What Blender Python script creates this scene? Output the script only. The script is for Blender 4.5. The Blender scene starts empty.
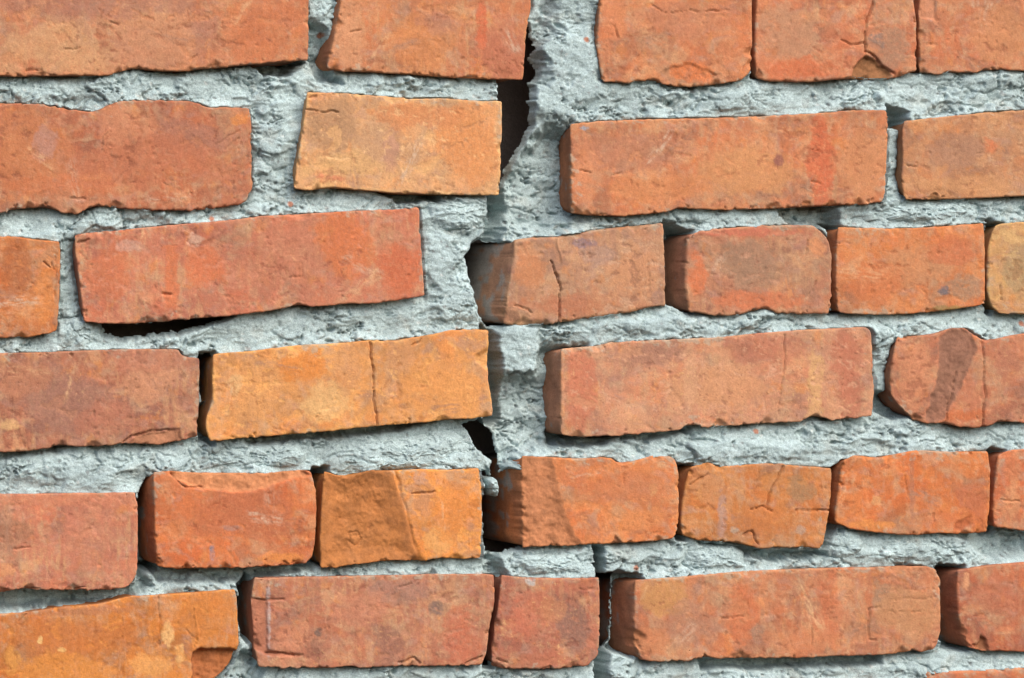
import bpy, math
import numpy as np
from mathutils import Vector, Matrix

# ------------------------------------------------------------------ camera
W, H = 1024, 678
FPX = 3000.0                     # focal length in pixels
DIST = 2.31                      # metres from camera to wall
YAW = math.radians(17.0)         # the photographer stands left of the crack
Z0 = 0.36                        # height of the picture centre on the wall piece
S = 0.00077                      # metres per picture pixel on the wall

scene = bpy.context.scene
fwd = np.array([math.sin(YAW), math.cos(YAW), 0.0])
rgt = np.array([math.cos(YAW), -math.sin(YAW), 0.0])
cam_pos = np.array([0, 0, Z0]) - DIST * fwd
cd = bpy.data.cameras.new('camera')
cam = bpy.data.objects.new('camera', cd)
scene.collection.objects.link(cam)
cd.sensor_width = 36.0
cd.lens = FPX / W * 36.0
cd.clip_end = 100.0
cam.location = cam_pos
cam.rotation_euler = (math.radians(90), 0, -YAW)
scene.camera = cam
scene.render.resolution_x = W
scene.render.resolution_y = H

# ------------------------------------------------------------------ light: bright overcast
SUN_DIR = Vector((0.48, -1.0, 1.0)).normalized()      # towards the sun
SUN_EL = math.asin(SUN_DIR.z)
SUN_AZ = math.atan2(SUN_DIR.x, SUN_DIR.y)
world = bpy.data.worlds.new('World')
scene.world = world
world.use_nodes = True
wn = world.node_tree.nodes
wl = world.node_tree.links
bg = wn['Background']
sky = wn.new('ShaderNodeTexSky')
sky.sky_type = 'NISHITA'
sky.sun_disc = False
sky.sun_elevation = SUN_EL
sky.sun_rotation = SUN_AZ
sky.air_density = 1.0
sky.dust_density = 4.0
sky.ozone_density = 1.0
wl.new(sky.outputs[0], bg.inputs[0])
bg.inputs[1].default_value = 0.15
sd_ = bpy.data.lights.new('sun', 'SUN')
sun = bpy.data.objects.new('sun', sd_)
scene.collection.objects.link(sun)
sd_.energy = 1.3
sd_.angle = math.radians(65)
sd_.color = (1.0, 0.97, 0.93)
sun.rotation_euler = (-SUN_DIR).to_track_quat('-Z', 'Y').to_euler()
sun.location = (0.3, -2, 3)
vs = scene.view_settings
vs.view_transform = 'Standard'
vs.look = 'None'
vs.exposure = 0.72
vs.gamma = 1.0
vs.use_curve_mapping = False
scene.render.engine = 'CYCLES'

# ------------------------------------------------------------------ helpers
def to_wall(u, v, y):
    """picture position -> point of the wall plane that lies y metres behind its face"""
    a = (u - W / 2) / FPX
    b = (H / 2 - v) / FPX
    dx = fwd[0] + a * rgt[0]
    dy = fwd[1] + a * rgt[1]
    t = (y - cam_pos[1]) / dy
    return cam_pos[0] + t * dx, Z0 + t * b

_rs = np.random.RandomState(7)
PERM = _rs.permutation(512).astype(np.int64)
GA = _rs.rand(512) * 2 * np.pi
GX, GY = np.cos(GA), np.sin(GA)
RA, RB = _rs.rand(512), _rs.rand(512)

def _h(ix, iy):
    return PERM[(PERM[ix & 511] + iy) & 511]

def perlin(x, y):
    x0 = np.floor(x); y0 = np.floor(y)
    ix = x0.astype(np.int64); iy = y0.astype(np.int64)
    fx = x - x0; fy = y - y0
    sx = fx * fx * fx * (fx * (fx * 6 - 15) + 10)
    sy = fy * fy * fy * (fy * (fy * 6 - 15) + 10)
    def g(i, j):
        h = _h(ix + i, iy + j)
        return GX[h] * (fx - i) + GY[h] * (fy - j)
    a = g(0, 0); b = g(1, 0); c = g(0, 1); d = g(1, 1)
    return 1.5 * ((a + sx * (b - a)) * (1 - sy) + (c + sx * (d - c)) * sy)

def fbm(x, y, o=4, gain=0.5):
    s = 0; a = 1.0; f = 1.0; n = 0
    for k in range(o):
        s = s + a * perlin(x * f + 17.3 * k, y * f - 9.1 * k)
        n += a; a *= gain; f *= 2.03
    return s / n * 1.25

def worley(x, y):
    x0 = np.floor(x).astype(np.int64); y0 = np.floor(y).astype(np.int64)
    f1 = np.full(x.shape, 9.0); f2 = np.full(x.shape, 9.0); cid = np.zeros(x.shape)
    for i in (-1, 0, 1):
        for j in (-1, 0, 1):
            h = _h(x0 + i, y0 + j)
            d = np.hypot(x0 + i + RA[h] - x, y0 + j + RB[h] - y)
            m = d < f1
            f2 = np.where(m, f1, np.minimum(f2, d))
            cid = np.where(m, RA[(h * 7 + 3) & 511], cid)
            f1 = np.where(m, d, f1)
    return f1, f2, cid

def smooth(a, b, x):
    t = np.clip((x - a) / (b - a), 0, 1)
    return t * t * (3 - 2 * t)

def lin(c, k=1.0):
    c = np.array(c, float)
    w = np.clip(0.08 + 0.28 * c[2] / c[0], 0, .23) * (c[0] > c[2] + 12)      # lime bloom on the clay
    c = (c * (1 - w) + w * np.array((234., 208., 150.))) / 255
    return np.where(c <= 0.04045, c / 12.92, ((c + 0.055) / 1.055) ** 2.4) * k

def seg_dist(u, v, pts):
    d = np.full(u.shape, 1e9)
    for (x1, y1), (x2, y2) in zip(pts[:-1], pts[1:]):
        ex, ey = x2 - x1, y2 - y1
        t = np.clip(((u - x1) * ex + (v - y1) * ey) / (ex * ex + ey * ey + 1e-9), 0, 1)
        d = np.minimum(d, np.hypot(u - x1 - t * ex, v - y1 - t * ey))
    return d

def inside(u, v, pts):
    c = np.zeros(u.shape, bool)
    n = len(pts)
    for i in range(n):
        x1, y1 = pts[i]; x2, y2 = pts[(i + 1) % n]
        if y1 == y2: continue
        c ^= ((y1 > v) != (y2 > v)) & (u < (x2 - x1) * (v - y1) / (y2 - y1) + x1)
    return c

def poly_sd(u, v, pts):
    """signed distance, positive inside"""
    d = seg_dist(u, v, list(pts) + [pts[0]])
    return np.where(inside(u, v, pts), d, -d)

def resample(pts, n=None, step=1.1, par=None):
    p = np.array(pts, float)
    l = np.r_[0, np.cumsum(np.hypot(*np.diff(p, axis=0).T))]
    if par is None:
        par = np.linspace(0, 1, n)
    return np.c_[np.interp(par * l[-1], l, p[:, 0]), np.interp(par * l[-1], l, p[:, 1])]

def mesh_object(name, co, quads, mat, parent=None, col=None, tris=None):
    me = bpy.data.meshes.new(name)
    nq = len(quads); nt = 0 if tris is None else len(tris)
    me.vertices.add(len(co))
    me.vertices.foreach_set('co', np.ascontiguousarray(co, np.float32).ravel())
    li = quads.ravel() if nt == 0 else np.r_[quads.ravel(), tris.ravel()]
    me.loops.add(len(li))
    me.loops.foreach_set('vertex_index', li.astype(np.int32))
    me.polygons.add(nq + nt)
    st = np.r_[np.arange(nq) * 4, nq * 4 + np.arange(nt) * 3].astype(np.int32)
    me.polygons.foreach_set('loop_start', st)
    me.polygons.foreach_set('use_smooth', np.ones(nq + nt, bool))
    me.update(calc_edges=True)
    if col is not None:
        at = me.color_attributes.new('tint', 'FLOAT_COLOR', 'POINT')
        c4 = np.c_[np.clip(col, 0.003, 0.9), np.ones(len(co))].astype(np.float32)
        at.data.foreach_set('color', c4.ravel())
    me.validate()
    o = bpy.data.objects.new(name, me)
    scene.collection.objects.link(o)
    me.materials.append(mat)
    if parent: o.parent = parent
    return o

# ------------------------------------------------------------------ materials
def make_material(name, grains, rough, spec=0.25):
    m = bpy.data.materials.new(name)
    m.use_nodes = True
    nt = m.node_tree; N = nt.nodes; L = nt.links
    b = N['Principled BSDF']
    b.inputs['Roughness'].default_value = rough
    b.inputs['Specular IOR Level'].default_value = spec
    at = N.new('ShaderNodeAttribute'); at.attribute_name = 'tint'
    tc = N.new('ShaderNodeTexCoord')
    last = at.outputs['Color']
    for scale, lo, hi in grains['colour']:
        nz = N.new('ShaderNodeTexNoise'); nz.inputs['Scale'].default_value = scale
        nz.inputs['Detail'].default_value = 5; nz.inputs['Roughness'].default_value = 0.65
        L.new(tc.outputs['Object'], nz.inputs['Vector'])
        rm = N.new('ShaderNodeMapRange')
        rm.inputs['From Min'].default_value = 0.3; rm.inputs['From Max'].default_value = 0.7
        rm.inputs['To Min'].default_value = lo; rm.inputs['To Max'].default_value = hi
        L.new(nz.outputs['Fac'], rm.inputs['Value'])
        vm = N.new('ShaderNodeVectorMath'); vm.operation = 'SCALE'
        L.new(last, vm.inputs[0]); L.new(rm.outputs['Result'], vm.inputs['Scale'])
        last = vm.outputs['Vector']
    L.new(last, b.inputs['Base Color'])
    nrm = None
    for kind, scale, dist, st in grains['bump']:
        if kind == 'noise':
            nz = N.new('ShaderNodeTexNoise'); nz.inputs['Scale'].default_value = scale
            nz.inputs['Detail'].default_value = 6; nz.inputs['Roughness'].default_value = 0.6
            out = nz.outputs['Fac']
        else:
            nz = N.new('ShaderNodeTexVoronoi'); nz.inputs['Scale'].default_value = scale
            out = nz.outputs['Distance']
        L.new(tc.outputs['Object'], nz.inputs['Vector'])
        bp = N.new('ShaderNodeBump'); bp.inputs['Distance'].default_value = dist
        bp.inputs['Strength'].default_value = st
        L.new(out, bp.inputs['Height'])
        if nrm: L.new(nrm, bp.inputs['Normal'])
        nrm = bp.outputs['Normal']
    L.new(nrm, b.inputs['Normal'])
    return m

M_BRICK = make_material('fired_clay', {
    'colour': [(800, 0.84, 1.15), (300, 0.89, 1.11), (60, 0.92, 1.08)],
    'bump': [('noise', 300, 0.0009, 0.4), ('noise', 1000, 0.0005, 0.55)]}, 0.88)
M_MORTAR = make_material('cement_mortar', {
    'colour': [(1000, 0.66, 1.28), (420, .84, 1.14), (45, 0.88, 1.12)],
    'bump': [('noise', 420, 0.0009, 0.5), ('noise', 1200, 0.0009, 0.8)]}, 0.95, 0.15)

wall = bpy.data.objects.new('brick_wall', None)
scene.collection.objects.link(wall)
wall['label'] = 'weathered orange-red brick wall with crumbling grey mortar, split by a jagged vertical crack'
wall['category'] = 'wall'
wall['kind'] = 'thing'

# ------------------------------------------------------------------ brick data, traced on the wall
# each: top edge, bottom edge (left to right, corners included), inner points of left and right edge
K = 0.655
ORANGE = (222, 128, 62); TAN = (205, 148, 108); SOOT = (136, 92, 82); PURPLE = (160, 98, 88)
CREAM = (226, 172, 118); RED = (196, 88, 60); GREY = (168, 172, 168); DKRED = (120, 62, 48)
BRICKS = []
def B(top, bottom, left=(), right=(), base=(190, 105, 75), y=0.0, lf=0.0, rough=1.0, chips=(), cracks=(),
      blobs=(), radius=3.0, dust=0.5, soot=0.4, streak=0.5, label=None, jag=1.0, tilt=(0, 0), cem=0.0, coarse=1.0, fleck=0.4):
    BRICKS.append(dict(locals()))

# --- first course from the top
B([(-38,-30),(100,-31),(200,-33),(309,-34)], [(-38,76),(0,76),(40,76),(75,75.5),(108,76),(120,71),(135,67.5),(150,70),(180,71.5),(210,68),(255,64),(295,61),(308,60)],
  right=[(309,0),(308.5,40)], base=(190,110,80), y=-2,
  blobs=[(60,50,60,30,TAN,.5),(160,40,50,40,(198,128,98),.5),(260,30,45,40,(204,108,68),.5),(100,0,120,18,PURPLE,.45),(205,30,14,30,PURPLE,.4)],
  cracks=[([(110,22),(118,25)],.9,2),([(65,49),(80,48)],.8,1.5),([(27,72),(42,69)],1.2,2),([(190,60),(196,53)],.8,1.5)], dust=.45, soot=.25)
B([(344,-34),(420,-32),(532,-30)], [(327,68),(335,70),(370,71.5),(385,73),(410,74),(450,77),(480,78.5),(523,80)],
  left=[(341,0),(335,33),(329,58)], right=[(531,0),(531,8),(527,28),(525,55)], base=(194,112,78), lf=6, y=0, streak=1.2,
  blobs=[(350,45,18,40,(212,140,104),.6),(420,40,40,35,(208,124,74),.5),(505,50,25,40,(184,98,76),.6),(482,25,6,30,(210,98,66),.6),(440,20,30,14,PURPLE,.4)],
  cracks=[([(351,32),(360,29)],1,2)])
B([(601,-24),(680,-22),(752,-22)], [(603,82),(612,82),(630,83.5),(637,80),(645,81),(655,78),(658,79),(665,85),(690,87),(720,84),(740,81),(749,74),(752,68)],
  left=[(600,0),(599,13),(596,45),(600,70)], right=[(752,0),(752.5,40)], base=(198,113,78), y=-1,
  blobs=[(690,20,60,20,(190,112,84),.5),(690,72,26,10,(224,116,66),.6),(615,20,14,30,(212,122,84),.5)],
  chips=[([(657,78),(664,69),(690,62),(720,75),(700,90),(664,90)],1.3,None,1.5)],
  cracks=[([(615,26),(618,38)],1.1,2),([(690,10),(707,12),(730,9)],.8,2),([(650,5),(668,13),(690,12)],.7,1.5)], dust=.35, soot=.2)
B([(757,-24),(840,-23),(913,-22)], [(757,78),(765,81),(790,81.5),(810,82),(830,80),(848,78),(865,79),(885,80),(905,75),(917,70)],
  left=[(757,0),(755,30),(755,60)], right=[(914,0),(917,20),(917,45)], base=(196,108,78), y=1, lf=3, radius=4.5,
  blobs=[(785,30,26,34,(186,124,98),.7),(893,40,22,30,(160,110,92),.8),(876,41,10,9,(132,100,98),.7),(800,68,35,10,(208,102,66),.6)],
  chips=[([(851,80),(853,68),(866,54),(874,58),(892,72),(886,84),(865,84)],5,(146,92,58),2)],
  cracks=[([(875,-10),(873,4),(870,15),(867,22),(865,42),(866,52)],1.1,5),([(842,40),(850,44),(858,44),(865,42)],1.1,3),([(866,50),(874,56),(884,66),(894,73)],1.3,4)], label='brick with a forked crack and a broken lower edge')
B([(921,-22),(1060,-24),(1205,-26)], [(920,72),(940,75),(947,71),(960,73),(968,71),(975,74),(983,70),(1000,69),(1024,71),(1205,66)],
  left=[(921,0),(919,17),(920,50)], right=[(1205,20)], base=(190,108,78), y=2, lf=2,
  blobs=[(1000,30,30,30,(196,122,84),.6),(931,7,6,14,GREY,.35)],
  chips=[([(918,-5),(936,-5),(937,20),(920,18)],1.5,(196,120,90),.5)], cracks=[([(926,44),(937,44)],.7,1.5)], coarse=1.0)
# --- second course
B([(-95,106),(0,103),(40,104),(55,107),(75,110),(90,112),(98,112),(105,106),(120,101),(150,100),(190,101),(200,104),(208,108),(225,107),(249,108)],
  [(-95,214),(0,214),(15,208),(25,209),(35,207),(44,205),(55,209),(65,213),(78,214),(88,207),(97,205),(105,206),(120,208),(150,210),(190,211),(215,208),(238,205),(247,200)],
  right=[(251.5,120),(252,150),(252,188)], base=(174,94,70), y=-1,
  blobs=[(30,150,50,50,(192,108,70),.6),(45,140,14,20,(176,128,128),.4),(120,130,30,25,(202,122,92),.5),(200,140,45,20,(160,94,82),.6),(60,185,60,14,(200,104,66),.5),(240,118,10,8,ORANGE,.5),(150,160,90,25,(188,100,72),.5)],
  cracks=[([(215,145),(240,130)],.8,1),([(225,150),(238,138)],.8,1),([(70,198),(86,199)],1,2),([(108,130),(102,150)],.8,-1)], dust=.45, jag=1.3)
B([(307,92),(345,93),(370,95),(400,97),(412,99),(440,98),(470,100),(490,101),(502,101)], [(294,189),(310,190.5),(330,187),(360,190),(395,193),(430,194),(470,195.5),(500,195)],
  left=[(306,108),(301,138),(297,163)], right=[(502,130),(501,165)], base=(222,158,110), y=-3, streak=1.2,
  blobs=[(335,125,28,26,(170,122,92),.75),(375,140,20,30,(190,140,108),.5),(470,140,34,40,(226,140,84),.6),(330,175,16,8,(214,120,86),.6),(410,115,60,12,(214,128,82),.5),(350,165,40,15,(222,166,110),.5),(390,150,8,26,(196,130,120),.3)],
  cracks=[([(306,109),(318,111),(338,112)],1.1,3),([(310,98),(316,97)],1.4,2)], dust=.35, soot=.15)
B([(570,124),(600,121),(650,119),(700,118),(740,117),(780,115),(820,113),(860,110),(886,110)], [(572,213),(590,215),(620,216),(650,214),(668,212),(680,207),(690,209),(720,210),(760,209),(800,207),(840,205),(870,204),(884,201)],
  left=[(571,150),(571,185)], right=[(889,116),(887,160),(885,190)], base=(196,112,78), y=-1, lf=1,
  blobs=[(630,150,60,20,(178,108,86),.5),(820,158,14,50,(206,94,62),.7),(862,160,24,40,(202,126,86),.6),(750,170,50,26,(208,136,90),.6),(778,160,6,7,(140,72,72),.95),(660,190,50,15,(210,124,78),.5),(584,128,5,2,(150,170,185),.5),(585,170,12,40,(214,128,92),.4)],
  cracks=[([(580,171),(590,173)],1.3,2),([(613,175),(622,173)],1,1.5),([(812,151),(820,152)],.9,1.5),([(812,182),(822,184)],.9,1.5)])
B([(904,121),(930,118),(960,115),(990,112),(1024,110),(1205,102)], [(905,199),(930,199.5),(960,199),(1024,196),(1205,188)],
  left=[(902,132),(903,155),(902,180)], right=[(1206,150)], base=(186,120,86), y=0,
  blobs=[(915,125,9,8,(205,130,84),.6),(990,145,12,12,(208,110,72),.6),(960,150,34,18,(166,112,92),.6),(960,185,60,12,(206,140,96),.5)],
  cracks=[([(908,164),(915,167)],1,2),([(975,154),(985,154)],.8,1)])
# --- third course
B([(-120,233),(0,236),(20,237),(40,240),(59,241)], [(-120,340),(0,338),(25,337),(45,335),(57,331)], right=[(60.5,250),(60,285),(58,320)],
  base=(192,104,58), y=-2, rough=1.8, blobs=[(45,300,12,30,ORANGE,.45),(15,265,14,30,(170,88,50),.5)], dust=.3,
  cracks=[([(56,255),(55,300)],.8,1),([(44,262),(50,268)],1.4,2.5),([(52,262),(54,270)],1.2,2)], label='orange-brown brick with a pitted face')
B([(75,235),(85,233),(130,229),(180,224),(230,220),(260,216),(300,214),(350,211),(400,209),(419,207)],
  [(84,322),(100,323),(130,324),(165,321),(200,318),(230,316),(270,311),(290,307),(297,303),(310,306),(330,306),(350,303),(360,304),(380,303),(400,300),(425,296)],
  left=[(75,250),(79,278),(82,303)], right=[(421,240),(423,272)], base=(190,104,84), y=-4,
  blobs=[(110,275,26,30,(204,104,70),.5),(170,275,10,40,(212,108,70),.6),(205,265,20,20,(212,106,70),.55),(300,260,60,40,(182,104,84),.5),(345,250,30,40,(214,110,66),.55),(400,270,24,30,(206,96,62),.5),(130,246,16,6,(205,150,140),.5),(195,240,8,8,(208,160,146),.5),(90,240,10,5,DKRED,.35)],
  cracks=[([(162,293),(172,295)],1.3,2.5),([(290,278),(302,277)],.8,1.2),([(78,243),(90,239)],1.3,3)], dust=.5, soot=.3, streak=.8)
B([(514,240),(525,238),(560,236),(600,229),(640,225),(664,223)], [(504,324),(520,326),(545,324),(560,323),(590,318),(610,315),(630,313),(650,307),(666,306)],
  left=[(513,255),(509,280),(505,305)], right=[(665,250),(666,285)], base=(178,122,100), y=3, lf=30, cem=.42, radius=7,
  blobs=[(530,265,16,24,(200,122,84),.6),(600,255,22,10,(160,122,116),.5),(585,243,14,5,(140,120,128),.5),(635,270,26,30,(204,134,98),.5),(555,305,40,12,(186,104,76),.5),(508,260,7,40,(150,100,92),.8),(515,315,14,8,(120,76,62),.6)],
  cracks=[([(551,262),(554,270),(557,276),(560,290),(560,310),(560,324)],1.0,4),([(557,232),(559,250),(562,262)],1,-1.2),([(515,305),(528,309),(533,312)],1.2,2),([(648,260),(650,290)],.8,1)], label='tan brick end worn round beside the crack')
B([(687,236),(700,231),(712,229),(740,227),(780,225),(813,225),(820,231)], [(690,312),(710,315),(735,316),(745,313),(757,311),(762,306),(770,308),(775,313),(800,314),(830,313)],
  left=[(686,255),(685,280),(687,300)], right=[(829,240),(832,255),(832,295)], base=(172,104,84), y=1, lf=10, radius=4, jag=1.4,
  blobs=[(745,265,40,26,(150,108,92),.85),(700,275,14,32,(210,106,68),.7),(817,248,8,12,(212,132,92),.8),(750,300,60,10,(204,106,72),.6),(740,232,70,5,(196,98,80),.6)],
  cracks=[([(816,282),(808,298)],.8,1.2),([(807,240),(806,256)],.8,1.5)])
B([(838,227),(880,228),(915,228),(945,226),(970,224),(984,223)], [(838,312),(850,314),(880,315),(910,314),(930,312),(960,309),(985,304)],
  left=[(836,255),(836,290)], right=[(985,240),(985,280)], base=(202,112,68), y=0, lf=5,
  blobs=[(920,265,45,22,(196,126,88),.5),(964,286,22,14,(160,116,96),.75),(944,291,7,5,(120,110,112),.6),(870,280,30,25,(206,108,66),.5),(955,250,24,18,(200,100,64),.5),(950,309,18,4,(120,110,60),.5)],
  cracks=[([(834,243),(853,243)],.8,1.5)], dust=.3, soot=.2)
B([(996,225),(1005,223),(1024,222),(1165,216)], [(999,314),(1024,314),(1165,310)], left=[(992,232),(988,250),(987,290),(991,305)], right=[(1166,260)],
  base=(196,142,92), y=0, lf=1, blobs=[(1016,265,12,26,(164,132,98),.7),(1010,235,10,10,(216,168,112),.6)], cracks=[([(1001,285),(1001,300)],1.1,2)])
# --- fourth course
B([(-135,355),(0,353),(50,352),(100,350),(140,349),(179,349),(182,357),(199,358)], [(-135,455),(0,452.5),(30,451),(45,449),(60,444.5),(75,447),(100,446),(130,443),(160,445),(182,440),(197,437)],
  right=[(200,370),(199,405)], base=(160,94,80), y=-2, streak=.8,
  blobs=[(60,405,50,34,(146,90,84),.7),(150,380,34,26,(202,130,100),.6),(10,425,12,6,CREAM,.5),(110,420,40,20,(176,98,80),.5),(20,380,30,20,(178,104,80),.5),(150,360,40,14,(186,108,88),.5)],
  chips=[([(126,443),(136,435),(160,431),(180,429),(182,441),(160,447)],2,(176,110,84),1)],
  cracks=[([(124,442),(133,436),(150,432),(180,429)],1.2,4),([(94,412),(94,417)],1.3,2)], dust=.6, soot=.5)
B([(213,354),(250,351),(300,345),(340,343),(370,340),(390,341),(410,338),(430,335),(450,330),(475,329),(489,330)],
  [(210,442),(230,439),(270,436),(300,434),(340,430),(376,426),(400,424),(430,422),(450,419),(470,419),(493,416)],
  left=[(212,375),(213,400),(206,418),(206,430)], right=[(489,350),(488,378),(492,402)], base=(226,148,84), y=-5,
  blobs=[(300,365,22,14,(228,132,58),.85),(322,408,26,22,(232,176,116),.85),(250,390,30,30,(222,150,92),.5),(430,380,44,34,(228,146,80),.6),(400,360,20,20,(206,140,98),.5),(350,365,16,30,(208,140,92),.5),(470,345,16,10,(186,128,100),.5),(235,385,8,12,CREAM,.6),(460,395,24,20,(230,150,84),.6)],
  cracks=[([(370,340),(371,356),(373,375),(374,400),(377,415),(377,428)],1.0,4),([(412,344),(420,342),(426,336)],1,2.5),([(316,418),(321,412)],.9,2)], dust=.25, soot=.12, label='bright orange brick with a thin vertical crack')
B([(561,349),(580,347),(600,346),(610,342),(640,341),(680,339),(720,337),(760,333),(800,330),(840,328),(865,327),(871,331)],
  [(561,435),(580,437),(600,436),(625,435),(660,432),(680,430),(690,424),(700,425),(710,427),(740,425),(770,423),(800,422),(808,418),(815,413),(822,416),(830,420),(860,418),(872,415)],
  left=[(561,390)], right=[(873,360),(874,395)], base=(198,128,104), y=-1, lf=9, radius=1.8, jag=1.2,
  blobs=[(655,355,40,12,(160,104,92),.6),(580,390,14,40,(200,104,80),.5),(720,390,50,24,(206,138,102),.6),(815,385,10,36,(216,160,110),.6),(850,375,20,40,(186,100,80),.6),(770,350,40,16,(178,98,80),.5),(690,375,8,40,(210,150,118),.5)],
  cracks=[([(785,335),(785,360),(782,385),(779,415)],.8,1.6)], dust=.6, soot=.3, fleck=1.0)
B([(897,337),(915,336),(935,334),(950,328),(965,328),(975,335),(985,342),(1000,338),(1024,333),(1210,326)], [(905,412),(915,420),(930,424),(945,422),(960,427),(975,428),(990,426),(1000,421),(1024,423),(1210,416)],
  left=[(894,350),(890,375),(891,395)], right=[(1211,370)], base=(182,102,78), y=-1,
  blobs=[(915,375,20,34,(204,124,92),.8),(955,350,18,20,(136,86,76),.85),(1005,360,18,18,(170,98,80),.6),(960,415,30,8,(202,100,60),.6),(970,385,10,26,(190,106,80),.5)],
  chips=[([(938,338),(952,326),(970,330),(978,348),(956,400),(944,420),(930,424),(924,418),(938,370)],1.4,(130,80,70),1.8,4)],
  cracks=[([(983,342),(984,370),(985,400),(983,426)],1,3),([(958,372),(952,395),(946,421)],.9,2)], dust=.5)
# --- fifth course
B([(-55,496),(0,494),(30,494),(70,493),(110,493),(135,492)], [(-55,595),(0,593),(20,589),(50,590),(80,590),(108,590),(125,588)],
  right=[(138,505),(138,545),(137,572),(133,582)], base=(192,108,88), y=-4,
  blobs=[(18,532,17,10,(160,98,78),.7),(8,570,10,7,(218,140,98),.6),(60,500,80,6,(206,116,88),.5),(90,540,30,40,(188,104,86),.4)],
  cracks=[([(14,549),(30,546)],1.1,1.5),([(20,590),(40,588)],1,2),([(79,589),(84,587)],1,2)], dust=.45, soot=.25, streak=1.4)
B([(153,472),(170,471),(200,473),(235,473),(270,473),(300,470),(311,471)], [(158,567),(180,569),(210,568),(240,568),(280,566),(306,564)],
  left=[(154,500),(155,535),(157,555)], right=[(316,490),(317,510),(315,545),(312,557)], base=(202,102,60), y=-3, lf=7,
  blobs=[(200,520,40,30,(206,106,62),.4),(250,510,50,30,(188,96,64),.6),(280,558,26,6,ORANGE,.6),(212,552,3,9,(150,140,150),.6),(232,528,14,3,(160,120,120),.4),(170,480,12,20,(212,120,78),.4)],
  chips=[([(168,472),(178,481),(196,488),(215,491),(240,493),(262,490),(280,483),(298,477),(312,474),(300,468),(230,470),(180,468)],3.2,(206,128,86),2.6)],
  cracks=[([(170,475),(185,486),(202,488)],1.2,3)], dust=.2, soot=.15, label='orange brick with its top edge spalled off')
B([(324,471),(340,476),(347,478),(355,475),(370,470),(390,471),(420,469),(450,470),(479,468)], [(321,568),(335,568),(350,565),(370,563),(390,560),(420,561),(440,558),(460,559),(481,558)],
  left=[(322,500),(320,540)], right=[(482,490),(482,525)], base=(232,140,66), y=-4,
  blobs=[(425,502,13,16,(196,126,86),.8),(440,540,16,14,(228,156,88),.6),(460,480,14,10,(192,140,112),.4),(455,515,24,30,(226,130,58),.5),(420,478,8,8,(196,146,130),.5),(357,538,9,9,(206,150,104),.6)],
  chips=[([(318,466),(388,466),(398,485),(408,515),(416,540),(423,566),(318,572)],4.0,(176,102,52),3.0,26)],
  cracks=[([(394,466),(403,500),(412,532),(422,566)],2.4,1.1),([(412,493),(425,493),(436,492)],1,3),([(350,533),(358,531),(363,538),(357,546),(350,541),(350,533)],1,1.5)], dust=.2, soot=.1, label='orange brick whose left half has broken away to a rough hollow')
B([(522,456),(550,457),(575,459),(600,457),(612,458),(620,465),(635,461),(650,456),(670,456),(676,460)], [(523,548),(550,546),(580,545),(610,544),(640,542),(660,541),(674,538)],
  left=[(522,490),(523,525)], right=[(679,475),(679,505),(678,528)], base=(212,118,70), y=-1, cem=.15, lf=14,
  blobs=[(653,490,4,7,(226,170,110),.7),(620,490,50,14,(196,110,74),.5),(640,520,30,14,(220,130,78),.5),(524,500,4,40,(226,150,96),.5),(580,480,20,14,(206,108,66),.5)],
  chips=[([(519,452),(552,452),(558,480),(564,508),(574,530),(588,550),(519,552)],2.2,(184,110,74),2.2,9),([(610,545),(616,534),(626,546)],2.5,(150,90,64),1)], dust=.2, soot=.15)
B([(691,467),(710,462),(718,467),(740,465),(770,463),(800,466),(832,468)], [(682,535),(700,541),(720,541),(740,543),(760,549),(780,547),(800,547),(822,549)],
  left=[(686,482),(682,505),(681,522)], right=[(831,495),(827,525)], base=(192,112,60), y=0, lf=3,
  blobs=[(705,485,20,20,(200,128,84),.5),(722,515,5,26,(170,130,128),.5),(800,490,14,14,(160,112,80),.6),(770,520,36,20,(200,112,58),.5),(800,530,6,5,(170,140,130),.5),(735,530,5,4,(170,150,140),.5)],
  cracks=[([(784,466),(777,480),(770,494),(766,506)],1.1,3),([(752,509),(762,506),(772,511)],1.1,3),([(794,510),(831,510)],1.1,4),([(744,535),(752,531),(757,543)],1,3),([(690,485),(700,478),(708,474)],1,2)], label='ochre brick with hairline cracks')
B([(844,460),(855,455),(880,458),(905,452),(918,450),(950,452),(988,451)], [(835,522),(850,529),(870,532),(900,535),(920,535),(940,533),(960,534),(988,532)],
  left=[(841,470),(838,490),(835,512)], right=[(990.5,470),(990,505)], base=(204,106,58), y=-1, lf=4,
  blobs=[(872,525,26,6,(230,138,70),.85),(876,500,6,6,(220,150,100),.7),(970,500,14,20,(190,96,64),.5),(930,460,10,6,(206,140,110),.5),(912,490,3,40,(150,90,76),.4),(950,520,30,8,(206,108,66),.4)],
  chips=[([(952,530),(958,520),(972,514),(970,524),(962,532)],1.5,(176,84,48),1)], cracks=[([(928,516),(934,514),(934,522)],.9,1.5),([(905,475),(908,500)],.7,1)], dust=.25, soot=.1)
B([(998,455),(1010,450),(1024,449),(1150,444)], [(994,527),(1024,531),(1150,528)], left=[(996,470),(993,500)], right=[(1151,490)], base=(196,98,64), y=-1, lf=3,
  blobs=[(1012,500,8,20,(212,136,96),.6),(1012,470,12,10,(200,110,74),.4)], cracks=[([(1000,501),(1020,501)],.9,1.5)])
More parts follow.
